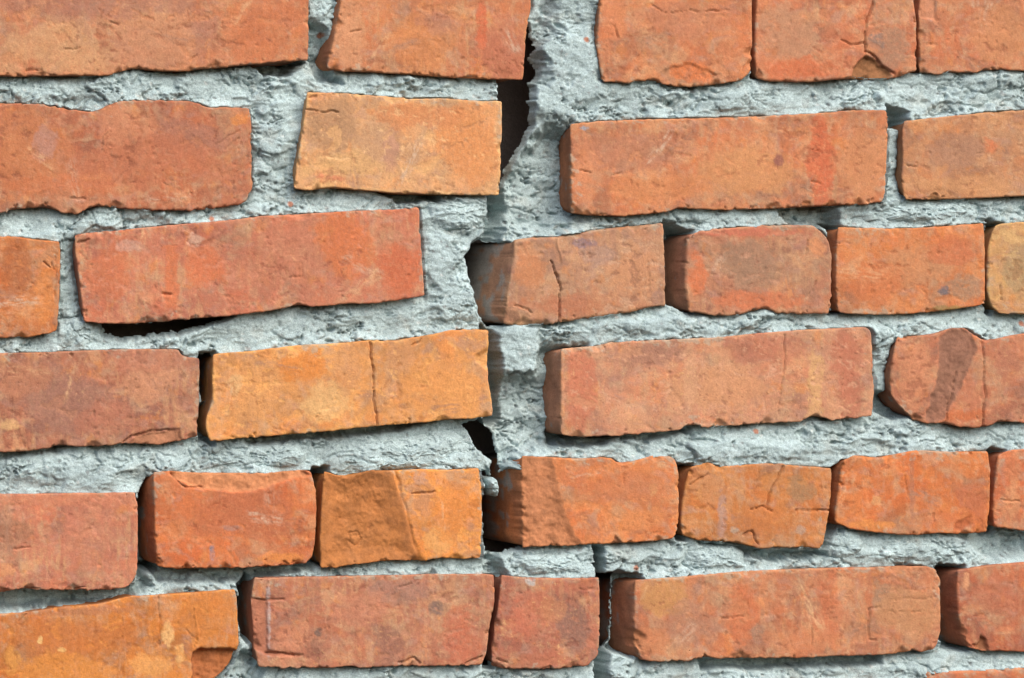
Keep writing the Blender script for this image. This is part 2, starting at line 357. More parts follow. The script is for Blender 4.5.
# --- sixth course
B([(-100,618),(0,614),(30,612),(60,607),(100,604),(130,596),(160,595),(200,592),(230,589),(235,589)], [(-100,706),(0,703),(100,700),(188,694),(205,688),(222,675)],
  right=[(237,600),(239,645),(233,662)], base=(206,116,50), y=-3, streak=1.3,
  blobs=[(60,640,70,22,(196,106,52),.5),(60,668,60,14,(222,134,58),.6),(150,664,26,11,(234,156,84),.8),(168,634,6,16,(240,182,118),.9),(180,655,5,12,(240,176,108),.7),(40,640,3,4,(240,190,120),.8),(62,650,5,3,(240,184,110),.7),(12,660,9,16,(228,150,70),.5),(205,615,34,22,(210,122,56),.5),(60,610,80,6,(176,104,72),.5)],
  chips=[([(190,700),(192,651),(200,648),(226,648),(241,648),(244,690)],9,(182,98,54),3.5)],
  cracks=[([(158,597),(159,615),(160,645)],.9,1.5),([(30,612),(20,622)],1.3,2),([(195,607),(197,640)],.7,-1),([(192,651),(196,640),(186,628)],.8,1)], dust=.3, soot=.1, label='orange brick with a broken lower right corner')
B([(254,577),(262,578),(300,577),(350,576),(400,575),(450,574),(494,574)], [(258,667),(290,668),(330,668),(352,666),(360,668),(400,666),(440,666),(482,665)],
  left=[(251,600),(253,625),(255,648)], right=[(495,600),(490,625),(488,642),(486,655)], base=(172,98,80), y=-2,
  blobs=[(390,645,18,20,(140,84,76),.6),(436,607,8,9,(112,84,86),.8),(318,632,4,5,(100,76,78),.85),(290,640,20,20,(204,120,92),.5),(460,630,26,30,(196,94,70),.5),(400,590,40,10,(160,110,104),.5),(360,610,30,20,(196,118,94),.5),(268,620,3,40,(186,178,176),.5),(400,600,20,8,(150,104,96),.4)],
  chips=[([(251,597),(284,600),(268,602),(268,650),(303,654),(300,657),(266,656),(250,648)],1.4,(172,96,76),.6)],
  cracks=[([(256,600),(284,600)],.9,2.5),([(265,653),(304,655)],1.1,3),([(268,580),(268,652)],.7,-.8),([(398,662),(415,658),(420,663)],1.1,2.5),([(466,664),(482,656)],1.3,3),([(400,587),(412,583)],1,1.5)], dust=.6, soot=.4, fleck=.7)
B([(501,575),(530,578),(560,578),(585,578),(599,577)], [(493,667),(510,669),(540,669),(570,668),(588,665)], left=[(499,600),(494,635),(492,655)], right=[(600,600),(600,640),(598,656)],
  base=(168,88,74), y=-1,
  blobs=[(575,625,18,34,(130,84,80),.6),(525,615,20,26,(198,100,78),.5),(545,660,30,8,(176,92,72),.5),(530,582,6,4,(196,190,184),.7),(555,610,14,10,(200,124,88),.4)],
  cracks=[([(496,660),(508,662)],1.3,2.5),([(580,588),(598,590)],1,1.5)], dust=.5, soot=.5, fleck=1.2)
B([(635,580),(680,577),(720,573),(770,570),(830,568),(880,567),(925,566),(936,569)], [(640,660),(660,662),(690,661),(705,656),(715,659),(760,658),(800,658),(850,656),(880,655),(905,653),(913,648),(920,653),(934,649)],
  left=[(634,600),(634,625),(636,645)], right=[(941,580),(941,605),(941,630),(938,642)], base=(188,108,78), y=-1, lf=14, radius=3.5,
  blobs=[(665,600,26,20,(196,132,80),.7),(690,625,26,30,(164,108,92),.5),(745,610,14,40,(206,104,66),.5),(880,595,12,16,(150,110,92),.6),(905,610,36,24,(186,124,88),.6),(757,632,8,9,(150,106,92),.6),(830,610,16,34,(202,100,66),.4),(800,640,50,12,(204,120,82),.4),(650,640,20,16,(200,116,78),.5)],
  cracks=[([(720,618),(743,617)],1,1.8),([(869,608),(869,638),(876,640)],1,1.8),([(868,608),(880,606)],.9,1.5),([(811,626),(812,645)],.8,1),([(895,590),(935,588)],.7,.8),([(890,600),(936,598)],.7,.8),([(890,612),(936,611)],.7,.8)], dust=.5, soot=.4, fleck=.6)
B([(957,570),(990,565),(1024,562),(1205,554)], [(969,648),(985,651),(1024,652),(1205,642)], left=[(957,590),(958,612),(964,636)], right=[(1206,600)], base=(176,88,64), y=-1, lf=8, radius=4,
  blobs=[(966,580,4,10,(222,150,112),.6),(1000,600,24,24,(180,90,68),.4),(1005,630,10,4,(210,120,84),.6)],
  chips=[([(974,650),(978,640),(982,634),(987,640),(990,652)],4,(150,86,58),1)], dust=.25, soot=.2)
# --- seventh course: only its upper edges reach into the picture on the right
B([(925,672),(985,670),(1024,667),(1205,660)], [(925,760),(1205,750)], base=(190,96,66), y=2, dust=.5, coarse=1.8)
B([(630,686),(760,684),(905,680)], [(630,775),(905,768)], base=(182,104,80), y=0, dust=.4, coarse=2.5)
B([(455,690),(520,690),(610,688)], [(455,780),(610,777)], base=(190,104,72), y=0, coarse=2.5)
B([(250,694),(330,693),(435,692)], [(250,785),(435,782)], base=(196,106,70), y=0, coarse=2.5)
B([(-95,722),(60,716),(228,704)], [(-95,800),(228,795)], base=(184,100,80), y=0, coarse=2.5)

# ------------------------------------------------------------------ brick builder
DEPTHS = np.array([0, .7, 1.5, 2.5, 3.7, 5, 6.5, 8, 10, 12, 14.5, 17, 20, 23, 27, 32, 38, 46, 60, 95.0])     # mm behind the face

def axis(lo, hi, step):
    """parameter values 0..1 with a fine step inside the picture, a coarse one beyond it"""
    xs = [lo]
    while xs[-1] < hi:
        x = xs[-1]
        xs.append(x + (step if -25 < x < 1050 else 4.0))
    xs = np.array(xs); xs = (xs - xs[0]) / (xs[-1] - xs[0])
    return xs

LOOPS = []
def build_brick(i, b):
    st = 1.12 * b['coarse']
    T, Bo = b['top'], b['bottom']
    Lp = [T[0]] + list(b['left']) + [Bo[0]]
    Rp = [T[-1]] + list(b['right']) + [Bo[-1]]
    xs = axis(min(T[0][0], Bo[0][0]), max(T[-1][0], Bo[-1][0]), st)
    hgt = (Bo[0][1] - T[0][1] + Bo[-1][1] - T[-1][1]) / 2
    nt = max(8, int(hgt / st)); ts = np.linspace(0, 1, nt)
    ns = len(xs)
    def edge(pts, par):      # parameter by x for the long edges, so both keep pace
        p = np.array(pts, float)
        x = p[0, 0] + par * (p[-1, 0] - p[0, 0])
        return np.c_[x, np.interp(x, p[:, 0], p[:, 1])]
    t_, b_ = edge(T, xs), edge(Bo, xs)
    l_, r_ = resample(Lp, par=ts), resample(Rp, par=ts)
    loop = np.r_[t_[:-1], r_[:-1], b_[::-1][:-1], l_[::-1][:-1]]
    # round the corners
    n = len(loop)
    ker = np.exp(-0.5 * (np.arange(-6, 7) / (1.5 / b['coarse'])) ** 2); ker /= ker.sum()
    pad = np.r_[loop[-6:], loop, loop[:6]]
    loop = np.c_[np.convolve(pad[:, 0], ker, 'valid'), np.convolve(pad[:, 1], ker, 'valid')]
    # ragged arris
    sx = 31.7 * i
    lu, lv = loop[:, 0], loop[:, 1]
    amp = b['jag'] * (0.30 + 1.1 * np.clip(fbm(lu / 40 + sx, lv / 40, 2) + 0.05, 0, 1))
    lowb = smooth(0.35, 0.9, (lv - T[0][1]) / hgt)
    amp = amp * (0.8 + 0.7 * lowb)
    ju = fbm(lu / 7 + sx, lv / 7 + 5.2, 3); jv = fbm(lu / 7 - sx, lv / 7 - 8.4, 3)
    loop = np.c_[lu + 1.3 * amp * ju, lv + 1.7 * amp * jv]
    LOOPS.append(loop[::max(1, int(3 / st))])
    a = 0
    t_ = loop[a:a + ns]; a += ns - 1
    r_ = loop[a:a + nt]; a += nt - 1
    b_ = loop[a:a + ns][::-1]; a += ns - 1
    l_ = np.r_[loop[a:], loop[:1]][::-1]
    # transfinite patch
    s = xs[None, :, None]; t = ts[:, None, None]
    P = ((1 - t) * t_[None] + t * b_[None] + (1 - s) * l_[:, None] + s * r_[:, None]
         - (1 - s) * (1 - t) * t_[0] - s * (1 - t) * t_[-1] - (1 - s) * t * b_[0] - s * t * b_[-1])
    # keep the fine rows straight inside: fade the ragged edge inwards is not needed, relief is taken at the real position
    u = P[..., 0].ravel(); v = P[..., 1].ravel()
    # distance to the arris
    ii, jj = np.meshgrid(np.arange(nt), np.arange(ns), indexing='ij')
    near = (np.minimum(np.minimum(ii, nt - 1 - ii), np.minimum(jj, ns - 1 - jj)) < 22 / b['coarse']).ravel()
    sd = np.full(u.shape, 25.0)
    ring = np.r_[loop, loop[:1]]
    ring = np.c_[np.interp(np.arange(0, n, 0.5), np.arange(n + 1), ring[:, 0]), np.interp(np.arange(0, n, 0.5), np.arange(n + 1), ring[:, 1])].astype(np.float32)
    idx = np.nonzero(near)[0]
    uf, vf = u.astype(np.float32), v.astype(np.float32)
    for c in range(0, len(idx), 4000):
        k = idx[c:c + 4000]
        m = ((ring[:, 0] > uf[k].min() - 24) & (ring[:, 0] < uf[k].max() + 24))
        rr = ring[m]
        d2 = (uf[k][:, None] - rr[:, 0]) ** 2 + (vf[k][:, None] - rr[:, 1]) ** 2
        sd[k] = np.sqrt(d2.min(1))
    sd = np.minimum(sd, 25)
    border = ((ii == 0) | (ii == nt - 1) | (jj == 0) | (jj == ns - 1)).ravel()
    sd[border] = 0
    # ---------------- relief (mm, positive = back into the wall)
    rq = np.random.RandomState(900 + i); q = b['rough'] * rq.uniform(.5, 1.3); grit = rq.uniform(.0, .10)
    rad = .48 * b['radius'] * (0.6 + 0.7 * np.clip(fbm(u / 22 + sx, v / 22, 3) + .3, 0, 1.4))
    rad_mm = rad * 0.77
    x_ = np.clip(1 - sd / rad, 0, 1)
    y = rad_mm * (1 - np.sqrt(np.maximum(0, 1 - x_ * x_)))
    wu = u + 6 * fbm(u / 30 + sx, v / 30, 2); wv = v + 6 * fbm(u / 30, v / 30 + sx, 2)
    big = fbm(u / 110 + sx, v / 80, 3)
    y += 0.9 * big
    y += q * 0.22 * fbm(u / 14 + sx, v / 14, 4, .6)
    y += grit * fbm(u / 3.0 - sx, v / 3.0, 3, .7)
    drag = fbm(u / 3.2 + sx, v / 55, 3)
    y += 0.10 * drag * (0.4 + b['streak'])
    # pits
    pw = .22 * fbm(u / 3.5 + sx, v / 3.5, 2)
    f1, f2, cid = worley(u / 7.5 + sx + pw, v / 7.5 - pw)
    pm = (cid > 0.93) * smooth(0.0, .35, fbm(u / 60 - sx, v / 60, 2) + .15)
    pit = pm * np.clip(1 - f1 / 0.24, 0, 1)
    y += .9 * np.sqrt(pit)
    # small lifted flakes / thin scale losses
    fl = fbm(wu / 34 - sx, wv / 26 + 3, 4, .55)
    loss = smooth(0.36, 0.41, fl)
    y += 0.28 * loss
    # chips along the arris
    ch = fbm(u / 9 + sx, v / 9 + 40, 4, .6) * 0.9 + 0.35 * fbm(u / 45, v / 45 + sx, 2)
    low = smooth(0.55, 0.95, (v - T[0][1]) / hgt)
    chip = smooth(0.0, 0.12, ch - 0.27 - sd * 0.085 + 0.10 * low)
    y += chip * (1.0 + 1.0 * b['jag'])
    # angular bites out of the arris
    rs = np.random.RandomState(500 + i)
    bite = np.zeros(len(u))
    for _ in range(int(n * st / 75 / b['coarse'])):
        k = rs.randint(n); r0 = rs.uniform(2.5, 6.5) * (1.6 if rs.rand() < .15 else 1)
        if loop[k, 1] < T[0][1] + .5 * hgt and rs.rand() < .45: continue
        m = (np.abs(u - loop[k, 0]) < 2.2 * r0 + 2) & (np.abs(v - loop[k, 1]) < 2 * r0 + 2)
        if not m.any(): continue
        du, dv = u[m] - loop[k, 0], v[m] - loop[k, 1]
        a1 = rs.uniform(0, 6.28)
        fac = np.max([np.abs(du) * .55 + np.abs(dv) * .75, np.abs(du * math.cos(a1) + dv * math.sin(a1)) * 1.0, np.hypot(du, dv) * .7], axis=0)
        cut = np.clip(r0 - fac - 1.1 * fbm(u[m] / 5 + sx, v[m] / 5, 3), 0, None)
        bite[m] = np.maximum(bite[m], cut)
    y += np.minimum(bite * .75, 3.2)
    bitem = smooth(.2, 1.2, bite)
    # ---------------- colour
    base = lin(b['base'], K)
    col = np.tile(base, (len(u), 1))
    def mix(mask, c, k=1.0):
        m = np.clip(mask * k, 0, 1)[:, None]
        col[:] = col * (1 - m) + (c if isinstance(c, np.ndarray) else lin(c, K)) * m
    cw = fbm(u / 70 + sx + 5, v / 60, 2) * 18
    mott = fbm((wu + cw) / 62 + 3 + sx, (wv + .12 * wu) / 46, 4, .5)
    mix(smooth(.02, .42, mott), np.array([.74, .76, .84]) * base, .85)
    mix(smooth(.02, .42, -mott), np.minimum(base * np.array([1.14, 1.22, 1.16]), .8), .8)
    m2 = fbm((wu + cw) / 44 + 83 + sx, wv / 58, 4, .5)
    mix(smooth(.10, .42, m2), np.minimum(base * np.array([1.10, .92, .80]), .8), .75)
    mix(smooth(.12, .45, -m2), (176, 130, 104), .55)
    m3 = fbm((wu - cw) / 30 + 183 + sx, wv / 34, 4, .55)
    mix(smooth(.16, .45, m3), (226, 160, 116), .45)
    mix(smooth(.20, .48, -m3), SOOT, .28 + .65 * b['soot'])
    mix(smooth(.12, .6, fbm(wu / 26 - 7 + sx, wv / 20, 4, .6)), SOOT, b['soot'])
    sm = fbm(u / 4.5 + sx, v / 42 + 11, 4, .6) + .5 * fbm(u / 50, v / 50 + sx, 2)
    mix(smooth(.12, .55, sm), TAN, .75 * b['dust'] * (.5 + b['streak']))
    sm2 = fbm(u / 24 + 4 - sx, v / 9 + 1, 5, .65)
    mix(smooth(.2, .5, sm2), (208, 156, 122), .8 * b['dust'])
    mix(smooth(.26, .5, fbm(u / 18 + 1, v / 22 + sx, 4, .6)), ORANGE, .42)
    # soft mottling of the fired skin
    mix(smooth(.05, .5, fbm(wu / 13 + 21 + sx, wv / 10, 4, .6)), np.minimum(base * np.array([1.12, 1.02, .90]), .8), .55)
    mix(smooth(.05, .5, fbm(wu / 11 - 33 + sx, wv / 13, 4, .6)), (196, 156, 128), .40)
    mix(smooth(.12, .5, fbm(wu / 17 + 57 + sx, wv / 12, 4, .6)), (172, 128, 124), .34)
    for (cx, cy, rx, ry, c, al) in b['blobs']:
        small = min(rx, ry) < 10
        mr = min(rx, ry); wr = min(.55 * mr, 9)
        bu = u + wr * fbm(u / (1.1 * mr + 4) + sx, v / (1.1 * mr + 4) + cx, 4, .6); bv = v + wr * fbm(u / (1.1 * mr + 4) + cy, v / (1.1 * mr + 4) - sx, 4, .6)
        r = np.hypot((bu - cx) / rx, (bv - cy) / ry) + .30 * fbm(u / 7 + sx, v / 7, 4, .65) + (0 if small else .45 * fbm(u / 50 + sx, v / 50 + 9, 2))
        mix((.45 * smooth(1.15, .45, r) + .55 * smooth(1.0, .84, r)) * (.65 + .35 * smooth(-.45, .15, fbm(u / 3.4 + sx, v / 3.8 + 3, 3, .65))), c, min(.95, 1.6 * al))
    # scuffs: broad pale wipes
    rs = np.random.RandomState(300 + i)
    area = (u.max() - u.min()) * hgt
    for _ in range(int(area / 5200 / b['coarse'] ** 2)):
        x1, y1 = rs.uniform(u.min(), u.max()), rs.uniform(v.min() + 8, v.max() - 8)
        ang = rs.choice([rs.normal(0, .3), rs.normal(-.8, .4), rs.normal(1.5, .2)]); ll = rs.uniform(14, 50); wdt = rs.uniform(2, 5.5)
        pp = [(x1 - .5 * ll * math.cos(ang), y1 - .5 * ll * math.sin(ang)), (x1, y1 + rs.normal(0, 3)), (x1 + .5 * ll * math.cos(ang), y1 + .5 * ll * math.sin(ang))]
        m = (np.abs(u - x1) < ll * .5 + 12) & (np.abs(v - y1) < ll * .5 + 12)
        if not m.any(): continue
        d = seg_dist(u[m] + 4 * fbm(u[m] / 12, v[m] / 12, 3), v[m] + 4 * fbm(u[m] / 12 + 4, v[m] / 12, 3), pp)
        tex = smooth(-.25, .3, fbm((u[m] * math.cos(ang) + v[m] * math.sin(ang)) / 14 + sx, (v[m] * math.cos(ang) - u[m] * math.sin(ang)) / 2.6, 3, .6))
        g = np.zeros(len(u)); g[m] = np.exp(-(d / wdt) ** 2) * tex
        mix(g, [(230, 176, 134), (216, 186, 168), (228, 140, 88), (150, 108, 98)][rs.randint(4)], rs.uniform(.3, .75))
    # crisp-edged flakes of skin, pale and dark
    fk = fbm(wu / 15 + 301 + sx, wv / 9, 5, .6) + .35 * fbm(u / 80 + sx, v / 60 + 40, 2)
    mix(smooth(.40, .44, fk), np.minimum(base * np.array([1.18, 1.38, 1.45]), .8), .55)
    y += .22 * smooth(.40, .44, fk)
    fk2 = fbm(wu / 12 + 401 + sx, wv / 10, 5, .6) + .4 * fbm(u / 70 - sx, v / 60 + 80, 2)
    mix(smooth(.45, .49, fk2), base * np.array([.62, .55, .58]), .5)
    y += .35 * smooth(.45, .49, fk2)
    # scratches and trowel wipes
    rs = np.random.RandomState(100 + i)
    area = (u.max() - u.min()) * hgt
    for _ in range(int(area / 2200 / b['coarse'] ** 2)):
        x1, y1 = rs.uniform(u.min(), u.max()), rs.uniform(v.min() + 4, v.max() - 4)
        ang = rs.choice([rs.normal(0, .25), rs.normal(-.7, .4), rs.normal(1.5, .15)]); ll = rs.uniform(5, 26)
        bend = rs.normal(0, .25)
        pp = [(x1, y1), (x1 + .5 * ll * math.cos(ang), y1 + .5 * ll * math.sin(ang)), (x1 + .5 * ll * (math.cos(ang) + math.cos(ang + bend)), y1 + .5 * ll * (math.sin(ang) + math.sin(ang + bend)))]
        m = (np.abs(u - pp[1][0]) < ll * .6 + 4) & (np.abs(v - pp[1][1]) < ll * .6 + 4)
        if not m.any(): continue
        d = seg_dist(u[m] + 1.2 * fbm(u[m] / 6, v[m] / 6, 2), v[m] + 1.2 * fbm(u[m] / 6 + 4, v[m] / 6, 2), pp)
        wdt = rs.uniform(.6, 1.6)
        g = np.zeros(len(u)); g[m] = np.exp(-(d / wdt) ** 2) * smooth(-.3, .3, fbm(u[m] / 5 + sx, v[m] / 5, 2) + .1)
        if rs.rand() < .68:
            mix(g, np.minimum(base * np.array([1.25, 1.5, 1.6]), .8), rs.uniform(.25, .6))
        else:
            mix(g, base * np.array([.7, .6, .6]), rs.uniform(.2, .5))
        y += rs.uniform(-.12, .5) * g
    # flecks: pale lime and dark burnt specks, in clusters
    cl = smooth(-.1, .5, fbm(u / 45 + 9 - sx, v / 40, 2))
    mix(smooth(.34, .55, fbm(u / 3.6 - sx, v / 3.0, 3, .6)) * cl, CREAM, .5 * b['fleck'] + .12)
    mix(smooth(.42, .6, fbm(u / 4.2 + 2 * sx, v / 3.6 + 31, 3, .6)) * (1 - cl), DKRED, .6 * b['fleck'] + .1)
    # lost skin and chipped arris show clean clay
    clean = np.minimum(base * np.array([1.12, 1.18, 1.08]), .8)
    mix(loss * .45, clean)
    mix(chip * .8, base * np.array([.98, 1.04, .95]))
    mix(bitem * .7, base * np.array([.95, 1.0, .9]) * (1 + .0))
    # arris rubbed pale
    mix(smooth(4.5, .8, sd) * smooth(-.15, .35, fbm(u / 20 - sx, v / 20, 3)), np.minimum(base * np.array([1.22, 1.38, 1.3]), .8), .6)
    # cement wiped onto the edges
    cem = fbm(u / 8 + 30 + sx, v / 7, 4, .6) + .6 * fbm(u / 60 + sx, v / 60, 2) - sd * .05
    cem += .10 * smooth(.4, .05, (v - T[0][1]) / hgt)
    mix(smooth(.26, .50, cem), (172, 166, 156), .55)
    # ---------------- larger breaks and cracks
    for ch_ in b['chips']:
        pts, dep, c, rg = ch_[:4]; sof = ch_[4] if len(ch_) > 4 else 1.4 + .35 * ch_[1]
        p = np.array(pts, float)
        m = (u > p[:, 0].min() - 8) & (u < p[:, 0].max() + 8) & (v > p[:, 1].min() - 8) & (v < p[:, 1].max() + 8)
        if not m.any(): continue
        uu = u[m] + 2.0 * fbm(u[m] / 8 + sx, v[m] / 8, 3); vv = v[m] + 2.0 * fbm(u[m] / 8, v[m] / 8 + sx, 3)
        e = poly_sd(uu, vv, pts)
        mk = smooth(-.6, sof, e)
        y[m] += mk * (dep + rg * (.55 * fbm(uu / 16 + sx, vv / 16, 4, .6) + .18 * fbm(uu / 4, vv / 4 + sx, 3)))
        if c is not None:
            full = np.zeros(len(u)); full[m] = smooth(-.2, 1.0, e)
            cc = lin(c, K)
            sh = 1 + .35 * fbm(u / 12 + sx, v / 12, 4, .6)
            mm = (full * .9)[:, None]
            col[:] = col * (1 - mm) + cc * sh[:, None] * mm
            rim = np.zeros(len(u)); rim[m] = np.exp(-(e / 1.3) ** 2) * smooth(-.1, .4, fbm(uu / 14, vv / 14 + sx, 2) + .15)
            mix(rim, np.minimum(base * 1.35, .8), .45)
    for (pts, wd, dep) in b['cracks']:
        p = np.array(pts, float)
        m = (u > p[:, 0].min() - 7) & (u < p[:, 0].max() + 7) & (v > p[:, 1].min() - 7) & (v < p[:, 1].max() + 7)
        if not m.any(): continue
        uu = u[m] + 2.2 * fbm(u[m] / 16 + sx, v[m] / 16, 3); vv = v[m] + 2.2 * fbm(u[m] / 16, v[m] / 16 - sx, 3)
        d = seg_dist(uu, vv, pts)
        wd2 = wd * (.75 + .5 * np.clip(.5 + fbm(uu / 12, vv / 12, 2), 0, 1))
        y[m] += 1.2 * dep * np.exp(-(d / (.55 * wd2)) ** 2)
    # ---------------- to the wall
    y0 = b['y'] * 0.001
    X, Z = to_wall(u, v, y0)
    yt = y0 + y * 0.001
    front = np.c_[X, yt, Z]
    # sides
    grid = np.arange(nt * ns).reshape(nt, ns)
    lidx = np.r_[grid[0, :-1], grid[:-1, -1], grid[-1, ::-1][:-1], grid[::-1, 0][:-1]]
    lu, lv = u[lidx], v[lidx]
    ul, ur = lu.min(), lu.max()
    wl_ = smooth(16, 0, lu - np.interp(lv, *(np.array(sorted([(p[1], p[0]) for p in l_])).T)))
    vc = lv.mean(); 
    out = [front]; cols = [col]
    lcol = col[lidx]
    ne = len(lidx)
    nx = np.roll(lu, -2) - np.roll(lu, 2); ny = np.roll(lv, -2) - np.roll(lv, 2)
    ln = np.hypot(nx, ny) + 1e-6; nx, ny = -ny / ln, nx / ln        # inward/outward sign settled below
    cx, cy = lu.mean(), lv.mean()
    sgn = -np.sign(np.sum((lu - cx) * nx + (lv - cy) * ny)); nx *= -sgn; ny *= -sgn
    arc = np.cumsum(ln) / 4
    ks = np.exp(-0.5 * (np.arange(-24, 25) / 8.0) ** 2); ks /= ks.sum()
    def soft(a): return np.convolve(np.r_[a[-24:], a, a[:24]], ks, 'valid')
    mu, mv, nx, ny = soft(lu), soft(lv), soft(nx), soft(ny)
    for d in DEPTHS[1:]:
        h_ = np.exp(-d / 2.5)
        fl_ = b['lf'] * (1 - np.exp(-d / (9 + 1.0 * b['lf'])))
        w_ = np.full(ne, d / .77) + wl_ * fl_                      # way travelled back along the side, px
        off = (.6 * fbm(arc / 16 + sx, w_ / 16, 4, .6) - .2) * smooth(0, 5, d)
        su = lu * h_ + mu * (1 - h_) + nx * off - wl_ * fl_; sv = lv * h_ + mv * (1 - h_) + ny * off
        X, Z = to_wall(su, sv, y0)
        out.append(np.c_[X, yt[lidx] * max(0, 1 - d / 20) + y0 * min(1, d / 20) + d * .001, Z])
        tone = 1 + .30 * fbm(arc / 20 + sx, w_ / 20, 4, .6)
        sc = np.tile(base, (ne, 1)) * tone[:, None]
        stain_shade = smooth(-.3, .4, fbm(arc / 34 - sx, w_ / 34, 3) + .1)[:, None] * .38  # brown stain on the sides that also paints in their shade
        sc = sc * (1 - stain_shade) + lin((104, 68, 60), K) * stain_shade
        cm = smooth(.2, .5, fbm(arc / 26 + 3 * sx, w_ / 22 + 7, 4, .55) + (d - 26) / 60 + b['cem'])[:, None] * .8
        sc = sc * (1 - cm) + lin((160, 160, 154), K) * cm
        w = np.exp(-d / 3.)
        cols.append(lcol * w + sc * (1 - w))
    co = np.concatenate(out); cc = np.concatenate(cols)
    a0 = grid[:-1, :-1].ravel(); a1 = grid[:-1, 1:].ravel(); a2 = grid[1:, 1:].ravel(); a3 = grid[1:, :-1].ravel()
    quads = [np.c_[a0, a3, a2, a1]]
    prev = lidx; nb = nt * ns
    for r in range(len(DEPTHS) - 1):
        cur = nb + r * ne + np.arange(ne)
        quads.append(np.c_[prev, np.roll(prev, -1), np.roll(cur, -1), cur])
        prev = cur
    # back cap
    nv = len(co)
    co = np.r_[co, co[prev].mean(0)[None]]; cc = np.r_[cc, base[None]]
    tris = np.c_[prev, np.roll(prev, -1), np.full(ne, nv)]
    o = mesh_object('brick', co, np.concatenate(quads), M_BRICK, wall, cc, tris)
    if b['label']: o['label'] = b['label']
    return o

for i, b in enumerate(BRICKS):
    build_brick(i, b)

# ------------------------------------------------------------------ mortar
GS = 1.1
U0, U1, V0, V1 = -118, 1190, -48, 778
ucoord = np.r_[np.arange(U0, -22, 4.0), np.arange(-20, 1046, GS), np.arange(1048, U1, 4.0)]
vcoord = np.r_[np.arange(V0, -10, 2.5), np.arange(-9, 692, GS), np.arange(695, V1, 4.0)]
gu, gv = np.meshgrid(ucoord, vcoord)
nr, nc = gu.shape
mask = np.zeros(gu.shape, bool)
for lp in LOOPS:
    c0, c1 = np.searchsorted(ucoord, [lp[:, 0].min() - 1, lp[:, 0].max() + 1])
    r0, r1 = np.searchsorted(vcoord, [lp[:, 1].min() - 1, lp[:, 1].max() + 1])
    if c1 <= c0 or r1 <= r0: continue
    mask[r0:r1, c0:c1] |= inside(gu[r0:r1, c0:c1], gv[r0:r1, c0:c1], [tuple(p) for p in lp])

def run_dist(m, coord, ax, rev):
    """distance back along an axis to the last brick cell"""
    m_ = m if ax == 0 else m.T
    c = coord
    if rev: m_ = m_[::-1]; c = coord[::-1]
    out_ = np.full(m_.shape, 99.0); last = np.full(m_.shape[1], np.nan)
    for r in range(m_.shape[0]):
        last = np.where(m_[r], c[r], last)
        out_[r] = np.where(np.isnan(last), 99, np.abs(c[r] - last))
    if rev: out_ = out_[::-1]
    return out_ if ax == 0 else out_.T

dUp = run_dist(mask, vcoord, 0, False)     # to the brick above
dDn = run_dist(mask, vcoord, 0, True)      # to the brick below
dLf = run_dist(mask, ucoord, 1, False)     # to the brick on the left
dRt = run_dist(mask, ucoord, 1, True)      # to the brick on the right

wu = gu + 9 * fbm(gu / 40, gv / 40, 3); wv = gv + 9 * fbm(gu / 40 + 9, gv / 40 + 5, 3)
dep = 7.5 + 3.5 * fbm(gu / 70, gv / 50, 3)
dep += 8 * np.exp(-dUp / 3.2) * smooth(-.2, .4, fbm(gu / 45 + 2, gv / 45, 2) + .05)
dep -= 5 * np.exp(-dDn / 5.0) * smooth(-.4, .2, fbm(gu / 50 - 2, gv / 50, 2))
vert = (dRt + dLf < 30) & (dUp + dDn > 45)
dep += 5 * smooth(9, 2, dRt) * vert + 2 * vert
macro = dep.copy()
rough_m = smooth(-.18, .32, fbm(gu / 85 + 7, gv / 55, 3))
# flaky layers: sharp-edged terraces of a warped, sideways stretched field
fl = fbm(wu / 60 + .006 * wv, wv / 26 + .004 * wu, 5, .52) * 3.0
fq = np.floor(fl); terr = fq + smooth(.90, .985, fl - fq)
dep += 2.0 * terr
fl2 = fbm(wu / 24 + 4, wv / 13 - 3, 4, .58) * 2.4
fq2 = np.floor(fl2); terr2 = fq2 + smooth(.84, .98, fl2 - fq2)
dep += .25 * terr2 * (.05 + .95 * rough_m)
# coarse and fine grain
dep += 2.6 * fbm(wu / 30 + 90, wv / 20, 3) + (.06 + .36 * rough_m) * fbm(gu / 6, gv / 5, 4, .65)
# short dark splits
zx = fbm(wu / 38 + 40, wv / 15 + 8, 4, .55); zm = fbm(gu / 34 + 70, gv / 26, 3)
dep += 5.5 * np.exp(-(zx / .024) ** 2) * smooth(.10, .26, zm)
zx2 = fbm(wu / 15 - 40, wv / 12 + 18, 3, .55); zm2 = fbm(gu / 20 + 170, gv / 18, 3)
dep += 3.0 * np.exp(-(zx2 / .05) ** 2) * smooth(.22, .36, zm2)
f1, f2, cid = worley(wu / 30 + .12 * fbm(gu / 6, gv / 6, 3), wv / 17 + .12 * fbm(gu / 6 + 7, gv / 6, 3))
# lumps with dark crevices between them
lm = smooth(-.05, .15, fbm(gu / 60 + 210, gv / 45, 3) + .05)
dep += lm * ((cid - .5) * 2.8 + 3.4 * np.exp(-((f2 - f1) / .055) ** 2) - 1.6 * np.sqrt(np.clip(1 - (f1 / .75) ** 2, 0, 1)))
# pits
p1, p2, pid = worley(gu / 6.5 + .25 * fbm(gu / 3, gv / 3, 2), gv / 5.5 + .25 * fbm(gu / 3 + 9, gv / 3, 2))
dep += 4.0 * (pid > .86) * np.sqrt(np.clip(1 - p1 / (.16 + .9 * np.clip(pid - .84, 0, .2)), 0, 1)) * (.2 + .8 * rough_m)
